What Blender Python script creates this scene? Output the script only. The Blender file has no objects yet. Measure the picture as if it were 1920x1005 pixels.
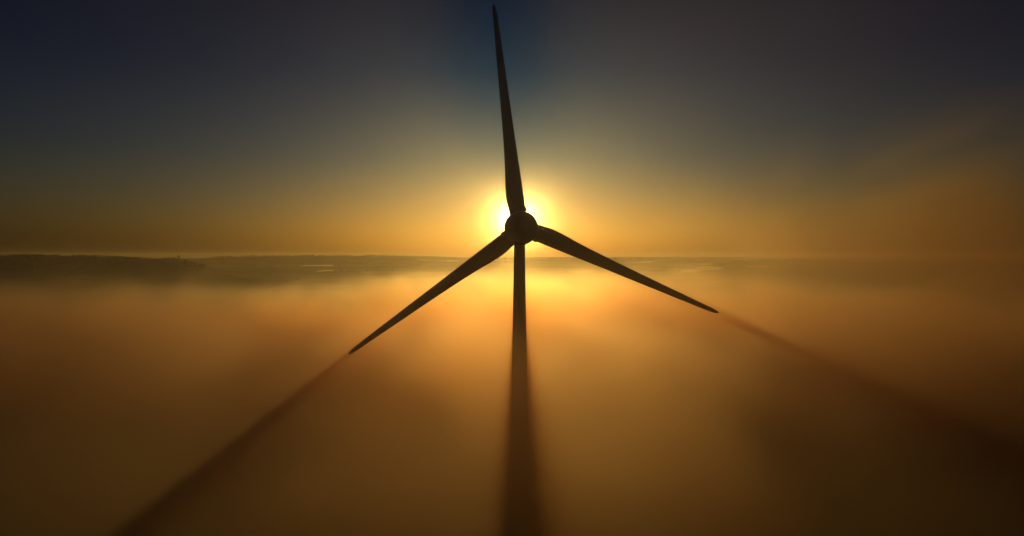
import bpy, bmesh, math, random
from mathutils import Vector, Matrix, noise

random.seed(7)
D = bpy.data
scene = bpy.context.scene
C = scene.collection
F = 1280.0            # focal length in pixels of the 1920 px wide photograph
ZC = 72.6             # camera height
YH = 480.0            # row of the true horizon

def at(px, py, y):
    """point at distance y seen at pixel px,py (camera height ZC, true horizon row YH)"""
    return Vector(((px - 960.0) / F * y, y, ZC - (py - YH) / F * y))

# ------------------------------------------------------------------ helpers
def link_mesh(name, bm, mat, parent=None, smooth=False):
    me = D.meshes.new(name)
    bmesh.ops.recalc_face_normals(bm, faces=bm.faces[:])
    bm.to_mesh(me); bm.free()
    if smooth:
        for p in me.polygons: p.use_smooth = True
    if mat: me.materials.append(mat)
    o = D.objects.new(name, me); C.objects.link(o)
    if parent: o.parent = parent
    return o

def tag(o, label=None, cat=None, group=None, kind=None):
    if label: o['label'] = label
    if cat: o['category'] = cat
    if group: o['group'] = group
    if kind: o['kind'] = kind
    return o

def empty(name, loc, rot=(0, 0, 0)):
    o = D.objects.new(name, None); C.objects.link(o)
    o.location = loc; o.rotation_euler = rot
    o.empty_display_size = 2
    return o

def loft(bm, rings, cap0=True, cap1=True):
    vr = [[bm.verts.new(p) for p in r] for r in rings]
    n = len(vr[0])
    for a, b in zip(vr[:-1], vr[1:]):
        for i in range(n):
            bm.faces.new((a[i], a[(i + 1) % n], b[(i + 1) % n], b[i]))
    if cap0: bm.faces.new(vr[0][::-1])
    if cap1: bm.faces.new(vr[-1])
    return vr

def circle(r, c, ax=2, n=48, ry=None):
    ry = r if ry is None else ry
    out = []
    for i in range(n):
        t = 2 * math.pi * i / n
        a, b = r * math.cos(t), ry * math.sin(t)
        out.append(Vector((c[0] + a, c[1] + b, c[2])) if ax == 2 else Vector((c[0] + a, c[1], c[2] + b)))
    return out

def lerp(tab, x):
    if x <= tab[0][0]: return tab[0][1]
    for (a, u), (b, v) in zip(tab[:-1], tab[1:]):
        if x <= b:
            t = (x - a) / (b - a); return u + (v - u) * t
    return tab[-1][1]

def smooth_tab(tab, x):
    """cubic interpolation through the table"""
    n = len(tab)
    if x <= tab[0][0]: return tab[0][1]
    if x >= tab[-1][0]: return tab[-1][1]
    for i in range(n - 1):
        if x <= tab[i + 1][0]: break
    def m(k):
        if k <= 0: return (tab[1][1] - tab[0][1]) / (tab[1][0] - tab[0][0])
        if k >= n - 1: return (tab[-1][1] - tab[-2][1]) / (tab[-1][0] - tab[-2][0])
        return (tab[k + 1][1] - tab[k - 1][1]) / (tab[k + 1][0] - tab[k - 1][0])
    h = tab[i + 1][0] - tab[i][0]; t = (x - tab[i][0]) / h
    return ((2*t**3 - 3*t*t + 1) * tab[i][1] + (t**3 - 2*t*t + t) * h * m(i)
            + (-2*t**3 + 3*t*t) * tab[i + 1][1] + (t**3 - t*t) * h * m(i + 1))

# ------------------------------------------------------------------ materials
def new_mat(name):
    m = D.materials.new(name); m.use_nodes = True
    nt = m.node_tree
    for n in list(nt.nodes): nt.nodes.remove(n)
    out = nt.nodes.new('ShaderNodeOutputMaterial')
    return m, nt, out

class NB:
    """small node builder"""
    def __init__(s, nt): s.nt = nt
    def n(s, t, **k):
        x = s.nt.nodes.new(t)
        for a, b in k.items(): setattr(x, a, b)
        return x
    def link(s, a, b): s.nt.links.new(a, b)
    def put(s, sock, v):
        if hasattr(v, 'node'): s.link(v, sock)
        else: sock.default_value = v
    def math(s, op, a, b=None, c=None, clamp=False):
        x = s.n('ShaderNodeMath', operation=op, use_clamp=clamp)
        s.put(x.inputs[0], a)
        if b is not None: s.put(x.inputs[1], b)
        if c is not None: s.put(x.inputs[2], c)
        return x.outputs[0]
    def ramp(s, v, a, b, lo=0.0, hi=1.0, interp='SMOOTHSTEP'):
        x = s.n('ShaderNodeMapRange', interpolation_type=interp)
        s.put(x.inputs['Value'], v); s.put(x.inputs['From Min'], a); s.put(x.inputs['From Max'], b)
        s.put(x.inputs['To Min'], lo); s.put(x.inputs['To Max'], hi)
        return x.outputs['Result']

def paint_mat(name, col, rough=0.35, dirt=0.08):
    m, nt, out = new_mat(name); b = NB(nt)
    p = b.n('ShaderNodeBsdfPrincipled')
    tc = b.n('ShaderNodeTexCoord')
    mp = b.n('ShaderNodeMapping'); mp.inputs['Scale'].default_value = (1.2, 1.2, 0.15)
    b.link(tc.outputs['Object'], mp.inputs['Vector'])
    ns = b.n('ShaderNodeTexNoise'); ns.inputs['Scale'].default_value = 1.6; ns.inputs['Detail'].default_value = 6
    b.link(mp.outputs[0], ns.inputs['Vector'])
    mx = b.n('ShaderNodeMixRGB'); mx.inputs[1].default_value = (*col, 1)
    mx.inputs[2].default_value = (col[0] * .62, col[1] * .58, col[2] * .5, 1)
    b.link(b.ramp(ns.outputs[0], .45, .75, 0, dirt * 4), mx.inputs[0])
    b.link(mx.outputs[0], p.inputs['Base Color'])
    b.link(b.ramp(ns.outputs[0], .3, .7, rough, rough + .2), p.inputs['Roughness'])
    b.link(p.outputs[0], out.inputs['Surface'])
    return m

M_BLADE = paint_mat('blade_gelcoat', (.32, .32, .31), .4)
M_TOWER = paint_mat('tower_paint', (.32, .32, .31), .45, .12)
M_NAC = paint_mat('nacelle_paint', (.32, .32, .31), .4)
M_METAL = paint_mat('dark_steel', (.16, .16, .17), .5)

def foliage_mat():
    m, nt, out = new_mat('foliage'); b = NB(nt)
    p = b.n('ShaderNodeBsdfPrincipled'); p.inputs['Roughness'].default_value = .8
    ns = b.n('ShaderNodeTexNoise'); ns.inputs['Scale'].default_value = .6
    tc = b.n('ShaderNodeTexCoord'); b.link(tc.outputs['Object'], ns.inputs['Vector'])
    cr = b.n('ShaderNodeValToRGB')
    cr.color_ramp.elements[0].position = .35; cr.color_ramp.elements[0].color = (.028, .04, .014, 1)
    cr.color_ramp.elements[1].position = .7; cr.color_ramp.elements[1].color = (.07, .09, .03, 1)
    b.link(ns.outputs[0], cr.inputs[0]); b.link(cr.outputs[0], p.inputs['Base Color'])
    b.link(p.outputs[0], out.inputs['Surface'])
    return m
M_LEAF = foliage_mat()
M_BARK = paint_mat('bark', (.08, .06, .045), .8)
M_WALL = paint_mat('white_render', (.78, .76, .72), .7)
M_ROOF = paint_mat('slate_roof', (.12, .12, .13), .22)
M_PANE = paint_mat('window_glass', (.03, .035, .04), .08)

def ground_mat():
    m, nt, out = new_mat('fields'); b = NB(nt)
    p = b.n('ShaderNodeBsdfPrincipled'); p.inputs['Roughness'].default_value = .9
    p.inputs['Specular IOR Level'].default_value = .15
    geo = b.n('ShaderNodeNewGeometry')
    vo = b.n('ShaderNodeTexVoronoi'); vo.inputs['Scale'].default_value = .004
    b.link(geo.outputs['Position'], vo.inputs['Vector'])
    cr = b.n('ShaderNodeValToRGB'); cr.color_ramp.interpolation = 'CONSTANT'
    for i, (pos, c) in enumerate([(0, (.06, .085, .03)), (.3, (.10, .11, .045)), (.55, (.05, .06, .025)), (.75, (.16, .13, .07))]):
        e = cr.color_ramp.elements[i] if i < 2 else cr.color_ramp.elements.new(pos)
        e.position = pos; e.color = (*c, 1)
    sx = b.n('ShaderNodeSeparateColor'); b.link(vo.outputs['Color'], sx.inputs[0]); b.link(sx.outputs[0], cr.inputs[0])
    # hedges run along the field edges
    ve = b.n('ShaderNodeTexVoronoi', feature='DISTANCE_TO_EDGE'); ve.inputs['Scale'].default_value = .004
    b.link(geo.outputs['Position'], ve.inputs['Vector'])
    ns = b.n('ShaderNodeTexNoise'); ns.inputs['Scale'].default_value = .0022; ns.inputs['Detail'].default_value = 8
    b.link(geo.outputs['Position'], ns.inputs['Vector'])
    wood = b.math('MAXIMUM', b.ramp(ns.outputs[0], .50, .56), b.ramp(ve.outputs['Distance'], .02, .035, 1, 0))
    mx = b.n('ShaderNodeMixRGB'); b.link(wood, mx.inputs[0]); b.link(cr.outputs[0], mx.inputs[1]); mx.inputs[2].default_value = (.028, .035, .014, 1)
    b.link(mx.outputs[0], p.inputs['Base Color']); b.link(p.outputs[0], out.inputs['Surface'])
    return m

# ------------------------------------------------------------------ terrain: one sheet to the horizon
RIDGE_NEAR = [(-200, 479), (0, 477.5), (120, 479), (230, 482.5), (330, 485), (420, 481.5), (520, 480), (620, 479.5), (760, 479.5),
              (860, 482), (960, 485), (1100, 486), (1230, 485.5), (1300, 487), (1330, 489), (1385, 490.5), (1420, 489), (1470, 486.5),
              (1540, 489), (1700, 491), (2200, 493)]
HILL_L = [(-400, 70), (-200, 76), (0, 74), (150, 71), (250, 66), (330, 60), (380, 42), (450, 16), (600, 0)]
HILL_R = [(1200, 0), (1330, 36), (1385, 50), (1420, 55), (1470, 59), (1540, 54), (1700, 50), (2000, 45), (2400, 0)]
def gauss(t): return math.exp(-t * t)
def ground_z(x, y):
    r = max(1.0, y)
    px = 960 + F * x / r if y > 200 else 960
    z = 6 * noise.noise(Vector((x * .0011, y * .0011, 3.1))) * min(1, (abs(x) + abs(y)) / 1500)
    if y > 900:
        # far ridge at about 6.5 km, nearer swell at 3.4 km, hill to the right at 2.6 km
        top = ZC - (smooth_tab(RIDGE_NEAR, px) - YH) / F * 6500
        z += (top - 4) * math.exp(-((y - 6500) / 1150.0) ** 2)
        z += 26 * math.exp(-((y - 3600) / 520.0) ** 2) * (.55 + .5 * noise.noise(Vector((x * .0008, 1.3, 0))))
        z = max(z, smooth_tab(HILL_R, px) * gauss((y - 2500) / 420.0)) if 1200 < px < 2400 else z
        z = max(z, smooth_tab(HILL_L, px) * gauss((y - 2300) / 500.0)) if px < 600 else z
        z += 58 * gauss((y - 9500) / 900.0) * (.8 + .3 * noise.noise(Vector((x * .0005, 7.3, 0))))
        k = min(1, (y - 900) / 2000)
        z += k * (7 * noise.noise(Vector((x * .003, y * .0022, 0))) + 3.5 * noise.noise(Vector((x * .012, y * .006, 5)))
                  + 2.2 * max(0, noise.noise(Vector((x * .035, y * .01, 9)))))
    return z
def build_ground():
    bm = bmesh.new()
    ys = [-1500 + i * 300 for i in range(5)]
    y = 0.0; ys.append(0)
    while y < 14000:
        y += max(60, min(120, y * .02)); ys.append(y)
    ys += [15500]
    n = 360
    rows = []
    for y in ys:
        half = 1500 + max(0, y) * 1.0
        rows.append([bm.verts.new((x, y, ground_z(x, y))) for x in [half * (2 * i / n - 1) for i in range(n + 1)]])
    for a, b in zip(rows[:-1], rows[1:]):
        for i in range(n): bm.faces.new((a[i], a[i + 1], b[i + 1], b[i]))
    o = link_mesh('ground', bm, ground_mat(), smooth=True)
    tag(o, 'dark rolling farmland and low hills stretching to the horizon under the fog', kind='structure')
build_ground()

# ------------------------------------------------------------------ wind turbine
HUBD = 130.0
HUB = at(977, 427, HUBD)
TWY = HUBD - 3.6
turbine = empty('wind_turbine', (at(974, 480, TWY).x, TWY, ground_z(1.4, TWY)))
tag(turbine, 'three bladed wind turbine standing out of the fog in silhouette before the low sun', 'wind turbine')
base = turbine.location.copy()

def tower():
    bm = bmesh.new()
    ztop = HUB.z - 2.6 - base.z
    rings = []
    joints = [18.0, 36.5, 55.0]
    zs = [0.0, .25, .26]
    k = 1
    z = .26
    while z < ztop: z = min(ztop, z + 1.5); zs.append(z)
    for j in joints: zs += [j - .09, j - .07, j + .07, j + .09]
    zs = sorted(zs)
    def rad(z):
        return 1.0 + (ztop - z) / ztop * 1.22 + .35 * max(0, 1 - z / 14.0) ** 2
    for z in zs:
        r = rad(z) + (.035 if any(abs(z - j) < .075 for j in joints) else 0) + (.5 if z < .255 else 0)
        rings.append(circle(r, (0, 0, z), n=64))
    loft(bm, rings)
    o = link_mesh('tower', bm, M_TOWER, turbine, smooth=True)
    # door with its frame and steps at the foot, on the lee side
    return o
tw = tower()

def yaw_ring():
    bm = bmesh.new()
    z = HUB.z - 2.9 - base.z
    loft(bm, [circle(1.0, (0, 0, z - .5)), circle(1.16, (0, 0, z - .4)), circle(1.16, (0, 0, z + .3)), circle(1.0, (0, 0, z + .4))])
    link_mesh('yaw_ring', bm, M_METAL, turbine, smooth=False)
yaw_ring()

TILT = math.radians(5.0)      # rotor axis tilted: the top of the rotor leans towards the camera
hubM = Matrix.Translation(HUB - base) @ Matrix.Rotation(TILT, 4, 'X')
# local frame of the rotor: +Y away from the camera (rotor axis, upwind), X right, Z up
def nacelle():
    bm = bmesh.new()
    prof = [(-7.3, .02), (-7.25, .5), (-7.05, .95), (-6.6, 1.5), (-5.9, 2.0), (-4.9, 2.5), (-3.6, 2.9), (-2.2, 3.08), (-1.5, 3.12)]
    rings = [circle(r, (0, y, 0), ax=1, n=72) for y, r in prof]
    loft(bm, rings)
    o = link_mesh('nacelle', bm, M_NAC, turbine, smooth=True)
    o.matrix_local = hubM
    # low instrument mast and hatch rim on top of the nacelle
    return o
nac = nacelle()
def spinner():
    bm = bmesh.new()
    prof = [(-1.42, 3.12), (-1.40, 3.18), (-.6, 3.2), (.3, 3.18), (1.0, 2.95), (1.7, 2.5), (2.3, 1.85), (2.75, 1.1), (2.95, .45), (3.0, .02)]
    loft(bm, [circle(r, (0, y, 0), ax=1, n=72) for y, r in prof])
    o = link_mesh('hub', bm, M_NAC, turbine, smooth=True)
    o.matrix_local = hubM
spinner()

S = 41.5 / 411.0     # metres per pixel of the blade tables
LEAD = [(22, 13.2), (40, 12.6), (60, 12.2), (88, 11.6), (150, 10.0), (230, 8.4), (311, 6.9), (389, 5.2), (400, 4.4), (407, 3.0), (411, .6)]
TRAIL = [(22, -17.5), (36, -18.8), (50, -20.6), (62, -20.8), (88, -18.9), (110, -16.6), (150, -13.6), (230, -9.6), (311, -6.4), (389, -3.3), (400, -2.8), (407, -1.8), (411, -.4)]
def blade_mesh(bm):
    rs = [20 + i * 3.4 for i in range(112)] + [401, 404, 406.5, 408.5, 410, 411]
    n = 40
    rings = []
    for r in rs:
        le, te = smooth_tab(LEAD, r), smooth_tab(TRAIL, r)
        c, mid = (le - te) / 2, (le + te) / 2
        k = min(1, max(0, (r - 30) / 60)); k = k * k * (3 - 2 * k)
        th_round = min(c, 12.5); th_foil = c * 2 * lerp([(60, .40), (150, .24), (411, .16)], r) / 2
        th = th_round * (1 - k) + th_foil * k
        tw = math.radians(lerp([(20, 0), (411, 0)], r))
        ring = []
        for i in range(n):
            t = 2 * math.pi * i / n
            u = math.cos(t)
            # foil: blunt leading edge (u=+1), thin trailing edge
            thick = math.sin(t) * ((1 - k) + k * (1.0 * (.5 + .5 * u) ** .5 * 1.15 if u > -1 else 0))
            bend = -1.4 * ((r - 20) / 391) ** 2 / S * .0
            ring.append(Vector(((mid + c * u) * S, (th * thick + bend) * S, r * S)))
        rings.append(ring)
    loft(bm, rings)
def make_blade(ang, first=None):
    # ang: degrees anticlockwise from straight up, as seen by the camera
    R = hubM @ Matrix.Rotation(-math.radians(ang), 4, 'Y')
    if first is None:
        bm = bmesh.new(); blade_mesh(bm)
        o = link_mesh('blade', bm, M_BLADE, turbine, smooth=True)
        bm = bmesh.new()
        loft(bm, [circle(1.62, (-.2, 0, 3.0), ry=1.3), circle(1.68, (-.2, 0, 3.05), ry=1.36), circle(1.68, (-.2, 0, 3.75), ry=1.36), circle(1.62, (-.2, 0, 3.8), ry=1.3)])
        c = link_mesh('root_collar', bm, M_NAC, o, smooth=False)
    else:
        o = first.copy(); C.objects.link(o); o.parent = turbine
        c = first.children[0].copy(); C.objects.link(c); c.parent = o
    o.matrix_local = R
    return o
b0 = make_blade(7.2)
make_blade(126.3, b0)
make_blade(246.8, b0)

# ------------------------------------------------------------------ distant trees and farmhouses
def make_tree(h=10.0, seed=1):
    rnd = random.Random(seed)
    t = empty('tree', (0, 0, 0))
    bm = bmesh.new()
    loft(bm, [circle(.035 * h, (0, 0, -1), n=10), circle(.025 * h, (0, 0, .25 * h), n=10), circle(.010 * h, (.02 * h, 0, .75 * h), n=10)])
    for k in range(7):
        a = rnd.uniform(0, 6.28); z0 = rnd.uniform(.25, .55) * h; L = rnd.uniform(.18, .32) * h
        p0 = Vector((0, 0, z0)); p1 = p0 + Vector((math.cos(a) * L, math.sin(a) * L, L * .9))
        loft(bm, [circle(.012 * h, p0, n=6), circle(.004 * h, p1, n=6)])
    link_mesh('trunk', bm, M_BARK, t)
    bm = bmesh.new()
    clumps = []
    for k in range(26):
        a = rnd.uniform(0, 6.28); rr = abs(rnd.gauss(0, .2)) * h; z = rnd.uniform(.35, .95) * h
        rr *= 1.2 - abs(z / h - .55)
        clumps.append((Vector((math.cos(a) * rr, math.sin(a) * rr, z)), rnd.uniform(.07, .14) * h))
    for c, r in clumps:
        for q in range(70):
            d = Vector((rnd.gauss(0, 1), rnd.gauss(0, 1), rnd.gauss(0, .8))).normalized() * r * rnd.uniform(.5, 1.1)
            p = c + d; s = rnd.uniform(.012, .028) * h
            u = Vector((rnd.gauss(0, 1), rnd.gauss(0, 1), rnd.gauss(0, 1))).normalized(); v = u.orthogonal().normalized()
            bm.faces.new([bm.verts.new(p + u * s), bm.verts.new(p + v * s), bm.verts.new(p - u * s), bm.verts.new(p - v * s)])
    link_mesh('crown', bm, M_LEAF, t)
    return t
def copy_tree(o):
    r = o.copy(); C.objects.link(r)
    for ch in o.children:
        c = ch.copy(); C.objects.link(c); c.parent = r
        for g in ch.children:
            d = g.copy(); C.objects.link(d); d.parent = c
    return r
def on_ground(px, y, lift=0):
    x = (px - 960) / F * y
    return Vector((x, y, ground_z(x, y) + lift))

def ray_ground(px, py):
    """first point of the terrain seen at a pixel"""
    y = 1200.0
    while y < 12000:
        p = at(px, py, y)
        if ground_z(p.x, y) >= p.z: return p
        y += 10
    return at(px, py, 6500)

tall = make_tree(15.0, 3)
tall.location = on_ground(336, 2290)
tag(tall, 'dark solitary tree standing highest on the crest of the left hill', 'tree')
small = make_tree(9.0, 8)
for k, (px, y) in enumerate([(327, 2270), (344, 2300), (350, 2320), (318, 2285)]):
    t = small if k == 0 else copy_tree(small)
    t.location = on_ground(px, y); t.rotation_euler.z = k * 1.3
    tag(t, 'low bushy tree in the row beside the solitary tree on the left hill', 'tree', 'low trees on the left hill')

# woods along the ridges, too far to count
def woodland():
    rnd = random.Random(11)
    bm = bmesh.new()
    spots = []
    for k in range(1500):
        px = rnd.uniform(-60, 1990); y = 6500 + rnd.gauss(-60, 260)
        if noise.noise(Vector((px * .012, .3, 0))) > -.12: spots.append((px, y, rnd.uniform(7, 15)))
    for k in range(900):
        px = rnd.uniform(-60, 390); y = 2300 + rnd.gauss(-60, 160)
        if noise.noise(Vector((px * .02, 2.3, 0))) > 0: spots.append((px, y, rnd.uniform(3, 6)))
    for k in range(900):
        px = rnd.uniform(1330, 1990); y = 2500 + rnd.gauss(-60, 160)
        if noise.noise(Vector((px * .02, 5.3, 0))) > -.1: spots.append((px, y, rnd.uniform(3, 6)))
    for k in range(1600):
        px = rnd.uniform(-60, 1990); y = rnd.uniform(2900, 5600)
        if noise.noise(Vector((px * .004, y * .002, 4.3))) > .15: spots.append((px, y, rnd.uniform(5, 9)))
    for px, y, h in spots:
        c = on_ground(px, y)
        for q in range(9):
            p = c + Vector((rnd.gauss(0, .45) * h, rnd.gauss(0, .45) * h, rnd.uniform(.1, .95) * h))
            u = Vector((rnd.gauss(0, 1), rnd.gauss(0, 1), rnd.gauss(0, 1))).normalized(); v = u.orthogonal().normalized()
            r = .33 * h
            a = [bm.verts.new(p + d * r) for d in (u, v, -u, -v)]
            bm.faces.new(a)
    o = link_mesh('woodland', bm, M_LEAF)
    tag(o, 'ragged dark woods along the distant ridges', kind='stuff')
woodland()

# barns whose wet metal roofs catch the low sun
M_TIN = paint_mat('wet_tin_roof', (.75, .76, .78), .28)
M_TIN.node_tree.nodes['Principled BSDF'].inputs['Metallic'].default_value = 1.0
def barn(L=20.0, W=13.0, H=5.0, R=1.2):
    t = empty('barn', (0, 0, 0))
    bm = bmesh.new()
    for x0, x1, y0, y1, z0, z1 in [(-L/2, L/2, -W/2, W/2, -2, H)]:
        vs_ = [bm.verts.new((x, y, z)) for z in (z0, z1) for x, y in ((x0, y0), (x1, y0), (x1, y1), (x0, y1))]
        for f in ((0, 1, 5, 4), (1, 2, 6, 5), (2, 3, 7, 6), (3, 0, 4, 7), (3, 2, 1, 0)): bm.faces.new([vs_[i] for i in f])
        g0 = bm.verts.new((x0, 0, H + R)); g1 = bm.verts.new((x1, 0, H + R))
        bm.faces.new((vs_[4], vs_[7], g0)); bm.faces.new((vs_[6], vs_[5], g1))
    link_mesh('wall', bm, M_WALL, t)
    bm = bmesh.new()
    rings = []
    for x in (-L/2 - .5, L/2 + .5):
        rings.append([Vector((x, -W/2 - .6, H - .1)), Vector((x, 0, H + R + .05)), Vector((x, W/2 + .6, H - .1)), Vector((x, W/2 + .6, H + .15)), Vector((x, 0, H + R + .3)), Vector((x, -W/2 - .6, H + .15))])
    loft(bm, rings)
    link_mesh('roof', bm, M_TIN, t)
    bm = bmesh.new()
    loft(bm, [[Vector((-2, -W/2 - .06, 0)), Vector((2, -W/2 - .06, 0)), Vector((2, -W/2 - .06, 3.8)), Vector((-2, -W/2 - .06, 3.8))],
              [Vector((-2, -W/2 + .02, 0)), Vector((2, -W/2 + .02, 0)), Vector((2, -W/2 + .02, 3.8)), Vector((-2, -W/2 + .02, 3.8))]])
    link_mesh('door', bm, M_BARK, t)
    return t
b_first = barn()
for k, (px, py, lab) in enumerate([(411, 497, 'pale barn with glinting roof, left of the close pair on the far slope'),
                                   (419.5, 497.2, 'pale barn with glinting roof, right of the close pair on the far slope'),
                                   (365, 497.5, 'lone pale barn below the trees of the left hill')]):
    t = b_first if k == 0 else copy_tree(b_first)
    p = ray_ground(px, py)
    t.location = (p.x, p.y, ground_z(p.x, p.y)); t.rotation_euler.z = (.1, -.15, .3)[k]
    tag(t, lab, 'barn', 'far barns')

# ------------------------------------------------------------------ air
def fog_patch_mat():
    m, nt, out = new_mat('valley_fog'); b = NB(nt)
    v = b.n('ShaderNodeVolumeScatter'); v.inputs['Color'].default_value = (.99, .97, .93, 1)
    v.inputs['Density'].default_value = .005; v.inputs['Anisotropy'].default_value = .8
    b.link(v.outputs[0], out.inputs['Volume'])
    return m
M_PATCH = fog_patch_mat()
PATCHES = [(1270, 1372, 505, 7), (1186, 1232, 491.5, 5), (1306, 1350, 495.5, 5), (566, 642, 498, 5), (596, 628, 508, 5), (775, 890, 489.5, 5), (1395, 1440, 500, 5)]
def fog_patch(px0, px1, py, th, k):
    rnd = random.Random(40 + k)
    c = ray_ground((px0 + px1) / 2, py)
    half = (px1 - px0) / 2 / F * c.y
    bm = bmesh.new()
    rings = []
    n = 26
    for i in range(n + 1):
        t = -1 + 2 * i / n
        w_ = math.sqrt(max(0.0008, 1 - t * t)) * (.7 + .5 * noise.noise(Vector((t * 2.3, k, 0))))
        ring = []
        for j in range(14):
            a = 2 * math.pi * j / 14
            x = c.x + t * half; y = c.y + 150 * w_ * math.cos(a) + 60 * noise.noise(Vector((t * 1.7, k, 5)))
            zt = math.sin(a) * th * w_ * (.6 + .7 * abs(noise.noise(Vector((t * 5, k, 9)))))
            ring.append(Vector((x, y, ground_z(c.x + t * half, c.y) + 1.0 + zt)))
        rings.append(ring)
    loft(bm, rings)
    o = link_mesh('valley_fog', bm, M_PATCH, smooth=True)
    tag(o, 'thin bright strip of fog lying in a far valley', kind='stuff')
for k, a in enumerate(PATCHES): fog_patch(*a, k)


def volume_box(name, lo, hi, mat, label):
    bm = bmesh.new()
    bmesh.ops.create_cube(bm, size=1.0)
    for v in bm.verts:
        v.co = Vector([lo[i] + (v.co[i] + .5) * (hi[i] - lo[i]) for i in range(3)])
    o = link_mesh(name, bm, mat)
    tag(o, label, kind='stuff')
    return o

def haze_mat(dens, g):
    m, nt, out = new_mat('thin_air'); b = NB(nt)
    v = b.n('ShaderNodeVolumePrincipled')
    v.inputs['Color'].default_value = (.95, .84, .68, 1)
    v.inputs['Density'].default_value = dens
    v.inputs['Anisotropy'].default_value = g
    b.link(v.outputs[0], out.inputs['Volume'])
    return m
volume_box('haze', (-16500, -1600, -40), (16500, 15600, 126), haze_mat(4.0e-5, .6), 'thin golden haze over the far hills')

# fog bank: droplets, dense below, thinning upwards, ragged top that climbs to the right
FOG_LO, FOG_HI = (-420, -60, 1), (420, 640, 124)
def fog_mat():
    m, nt, out = new_mat('fog'); b = NB(nt)
    geo = b.n('ShaderNodeNewGeometry')
    sp = b.n('ShaderNodeSeparateXYZ'); b.link(geo.outputs['Position'], sp.inputs[0])
    X, Y, Z = sp.outputs
    mp = b.n('ShaderNodeMapping'); mp.inputs['Scale'].default_value = (.011, .008, .02); mp.inputs['Location'].default_value = (3.3, 1.2, .4)
    b.link(geo.outputs['Position'], mp.inputs['Vector'])
    ns = b.n('ShaderNodeTexNoise'); ns.inputs['Scale'].default_value = 1.0; ns.inputs['Detail'].default_value = 1.5; ns.inputs['Roughness'].default_value = .58
    b.link(mp.outputs[0], ns.inputs['Vector'])
    nz = b.math('SUBTRACT', ns.outputs[0], .5)
    m2_ = b.n('ShaderNodeMapping'); m2_.inputs['Scale'].default_value = (.045, .022, .06); m2_.inputs['Rotation'].default_value = (.25, .1, .5)
    b.link(geo.outputs['Position'], m2_.inputs['Vector'])
    nf = b.n('ShaderNodeTexNoise'); nf.inputs['Scale'].default_value = 1.0; nf.inputs['Detail'].default_value = 1.5; nf.inputs['Distortion'].default_value = .6
    b.link(m2_.outputs[0], nf.inputs['Vector'])
    fine = b.ramp(nf.outputs[0], .36, .64, .3, 1.8)
    # height above the local top of the bank
    rise = b.math('ADD', b.ramp(X, 40, 130, 0, -3), b.ramp(X, -230, -40, -5, 0))
    vh = b.n('ShaderNodeVectorMath', operation='SUBTRACT'); b.link(geo.outputs['Position'], vh.inputs[0]); vh.inputs[1].default_value = (0, 15, 0)
    vj = b.n('ShaderNodeVectorMath', operation='MULTIPLY'); b.link(vh.outputs[0], vj.inputs[0]); vj.inputs[1].default_value = (1 / 85, 1 / 80, 0)
    vk = b.n('ShaderNodeVectorMath', operation='LENGTH'); b.link(vj.outputs[0], vk.inputs[0])
    rise = b.math('ADD', rise, b.ramp(vk.outputs['Value'], .1, 1, 6, 0))
    top = b.math('ADD', rise, b.math('MULTIPLY_ADD', nz, 44.0, b.math('MULTIPLY_ADD', nf.outputs[0], 18.0, FOG_TOP - 9.0)))
    h = b.math('SUBTRACT', top, Z)
    dense = b.ramp(h, -7, 15, 0, FOG_DENSE)
    dense = b.math('ADD', dense, b.ramp(h, 6, 40, 0, .024))
    # thin mist above, and a thicker drifting wisp this side of the turbine
    mist = b.math('MULTIPLY', b.ramp(Z, 48, 92, FOG_MIST, 0), b.ramp(ns.outputs[0], .35, .7, .5, 1.6))
    vd = b.n('ShaderNodeVectorMath', operation='SUBTRACT'); b.link(geo.outputs['Position'], vd.inputs[0]); vd.inputs[1].default_value = (6, 5, 77)
    vm = b.n('ShaderNodeVectorMath', operation='MULTIPLY'); b.link(vd.outputs[0], vm.inputs[0]); vm.inputs[1].default_value = (1 / 27, 1 / 32, 1 / 26)
    vl = b.n('ShaderNodeVectorMath', operation='LENGTH'); b.link(vm.outputs[0], vl.inputs[0])
    wisp = b.math('MULTIPLY', b.ramp(vl.outputs['Value'], .1, 1.0, FOG_WISP, 0), b.ramp(ns.outputs[0], .3, .7, .6, 1.4))
    # a bank climbing on the right
    ve_ = b.n('ShaderNodeVectorMath', operation='SUBTRACT'); b.link(geo.outputs['Position'], ve_.inputs[0]); ve_.inputs[1].default_value = (92, 98, 70)
    vf = b.n('ShaderNodeVectorMath', operation='MULTIPLY'); b.link(ve_.outputs[0], vf.inputs[0]); vf.inputs[1].default_value = (1 / 82, 1 / 50, 1 / 30)
    vg = b.n('ShaderNodeVectorMath', operation='LENGTH'); b.link(vf.outputs[0], vg.inputs[0])
    bank = b.math('MULTIPLY', b.ramp(vg.outputs['Value'], .25, 1.0, FOG_BANK, 0), b.ramp(ns.outputs[0], .3, .7, .6, 1.4))
    d = b.math('ADD', b.math('MULTIPLY', dense, b.math('MULTIPLY_ADD', fine, .75, .25)), b.math('MULTIPLY', b.math('ADD', b.math('ADD', mist, bank), wisp), fine))
    edge = b.math('MULTIPLY', b.ramp(b.math('MULTIPLY_ADD', nz, 380, Y), 190, 560, 1, 0), b.math('MULTIPLY', b.ramp(X, -415, -250, 0, 1), b.ramp(X, 250, 415, 1, 0)))
    d = b.math('MULTIPLY', d, edge)
    # added layer above the bank, tinted blue to whiten a tight sun glow
    glow = b.math('MULTIPLY', b.math('MULTIPLY', b.ramp(Z, 66, 82, 0, .0006), b.ramp(Z, 92, 122, 1, 0)), edge)
    ad = None
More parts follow.
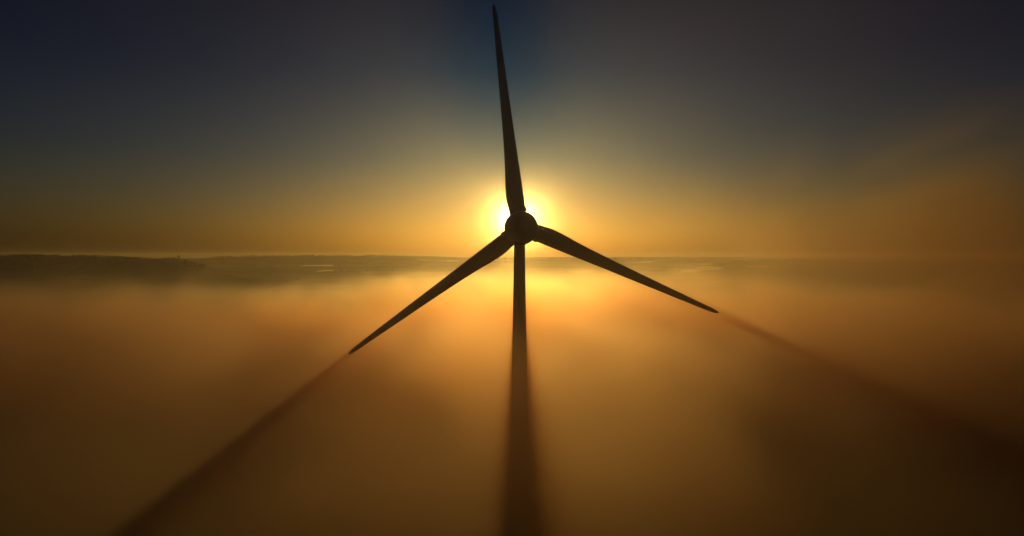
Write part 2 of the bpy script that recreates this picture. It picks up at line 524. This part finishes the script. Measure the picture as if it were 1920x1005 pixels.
    for g, dd in ((.99, glow), (.83, d)):
        s1 = b.n('ShaderNodeVolumeScatter'); s1.inputs['Anisotropy'].default_value = g; s1.inputs['Color'].default_value = FOG_COL if g < .9 else (.62, .74, 1, 1)
        b.link(dd, s1.inputs['Density'])
        if ad:
            q = b.n('ShaderNodeAddShader'); b.link(ad.outputs[0], q.inputs[0]); b.link(s1.outputs[0], q.inputs[1]); ad = q
        else: ad = s1
    ab = b.n('ShaderNodeVolumeAbsorption'); ab.inputs['Color'].default_value = FOG_ABS
    b.link(b.math('MULTIPLY', d, .72), ab.inputs['Density'])
    q = b.n('ShaderNodeAddShader'); b.link(ad.outputs[0], q.inputs[0]); b.link(ab.outputs[0], q.inputs[1]); ad = q
    b.link(ad.outputs[0], out.inputs['Volume'])
    return m
FOG_TOP, FOG_DENSE, FOG_MIST = 58.0, .016, .0007
FOG_COL = (.99, .97, .93, 1)
FOG_ABS = (1.0, .58, .12, 1)
FOG_BANK = .019
FOG_WISP = .0088
volume_box('fog_bank', FOG_LO, FOG_HI, fog_mat(), 'glowing golden fog bank around the turbine tower with blade shadows across it')

# ------------------------------------------------------------------ light
SUN_EL = math.atan((480 - 415) / F)
SUN_AZ = math.atan((971 - 960) / F)
sd = D.lights.new('sun', 'SUN'); sd.energy = 1.75; sd.angle = math.radians(.5); sd.color = (1.0, .60, .125)
so = D.objects.new('sun', sd); C.objects.link(so)
dirv = Vector((math.sin(SUN_AZ) * math.cos(SUN_EL), math.cos(SUN_AZ) * math.cos(SUN_EL), math.sin(SUN_EL)))
so.rotation_euler = dirv.to_track_quat('Z', 'Y').to_euler()

w = D.worlds.new('World'); scene.world = w; w.use_nodes = True
nt = w.node_tree
for n in list(nt.nodes): nt.nodes.remove(n)
b = NB(nt)
sky = b.n('ShaderNodeTexSky', sky_type='NISHITA')
sky.sun_disc = False; sky.sun_elevation = SUN_EL; sky.sun_rotation = SUN_AZ
sky.altitude = 0; sky.air_density = 1.0; sky.dust_density = 2.0; sky.ozone_density = 1.5
bg = b.n('ShaderNodeBackground'); bg.inputs['Strength'].default_value = .12
# deep twilight contrast: the sky falls off away from the sun and turns navy higher up
lum = b.n('ShaderNodeRGBToBW'); b.link(sky.outputs[0], lum.inputs[0])
lo = b.math('MULTIPLY', lum.outputs[0], .06)
gain = b.math('DIVIDE', b.math('MULTIPLY', b.math('POWER', lo, .7), 1.16), b.math('MULTIPLY_ADD', lo, 1.5, 1.0))
tcw = b.n('ShaderNodeTexCoord'); spw = b.n('ShaderNodeSeparateXYZ'); b.link(tcw.outputs['Generated'], spw.inputs[0])
cr = b.n('ShaderNodeValToRGB'); b.link(b.ramp(spw.outputs[2], 0, .4, 0, 1, 'LINEAR'), cr.inputs[0])
for i, (p_, c_) in enumerate([(0, (1, 1, 1)), (.10, (.90, .95, 1)), (.35, (.36, .58, 1.0)), (.65, (.08, .29, .84)), (1, (.04, .17, .60))]):
    e = cr.color_ramp.elements[i] if i < 2 else cr.color_ramp.elements.new(p_)
    e.position = p_; e.color = (*c_, 1)
cr.color_ramp.elements[0].position = 0
m1 = b.n('ShaderNodeVectorMath', operation='SCALE'); b.link(sky.outputs[0], m1.inputs[0]); b.link(gain, m1.inputs['Scale'])
m2 = b.n('ShaderNodeVectorMath', operation='MULTIPLY'); b.link(m1.outputs[0], m2.inputs[0]); b.link(cr.outputs[0], m2.inputs[1])
b.link(m2.outputs[0], bg.inputs['Color'])
wo = b.n('ShaderNodeOutputWorld'); b.link(bg.outputs[0], wo.inputs['Surface'])

# ------------------------------------------------------------------ camera
cd = D.cameras.new('camera'); cam = D.objects.new('camera', cd); C.objects.link(cam)
cd.sensor_width = 36.0; cd.lens = 36.0 * F / 1920.0; cd.clip_start = .1; cd.clip_end = 60000
cam.location = (0, 0, ZC)
pitch = math.atan((502.5 - YH) / F)
cam.rotation_euler = (math.pi / 2 - pitch, 0, 0)
scene.camera = cam

vs = scene.view_settings
vs.view_transform = 'Standard'; vs.look = 'None'; vs.gamma = 1.0; vs.exposure = -1.0
scene.cycles.use_denoising = True
scene.cycles.volume_bounces = 1
scene.cycles.volume_step_rate = .5
scene.cycles.use_adaptive_sampling = True; scene.cycles.adaptive_threshold = .05
scene.cycles.volume_max_steps = 256
scene.render.film_transparent = False
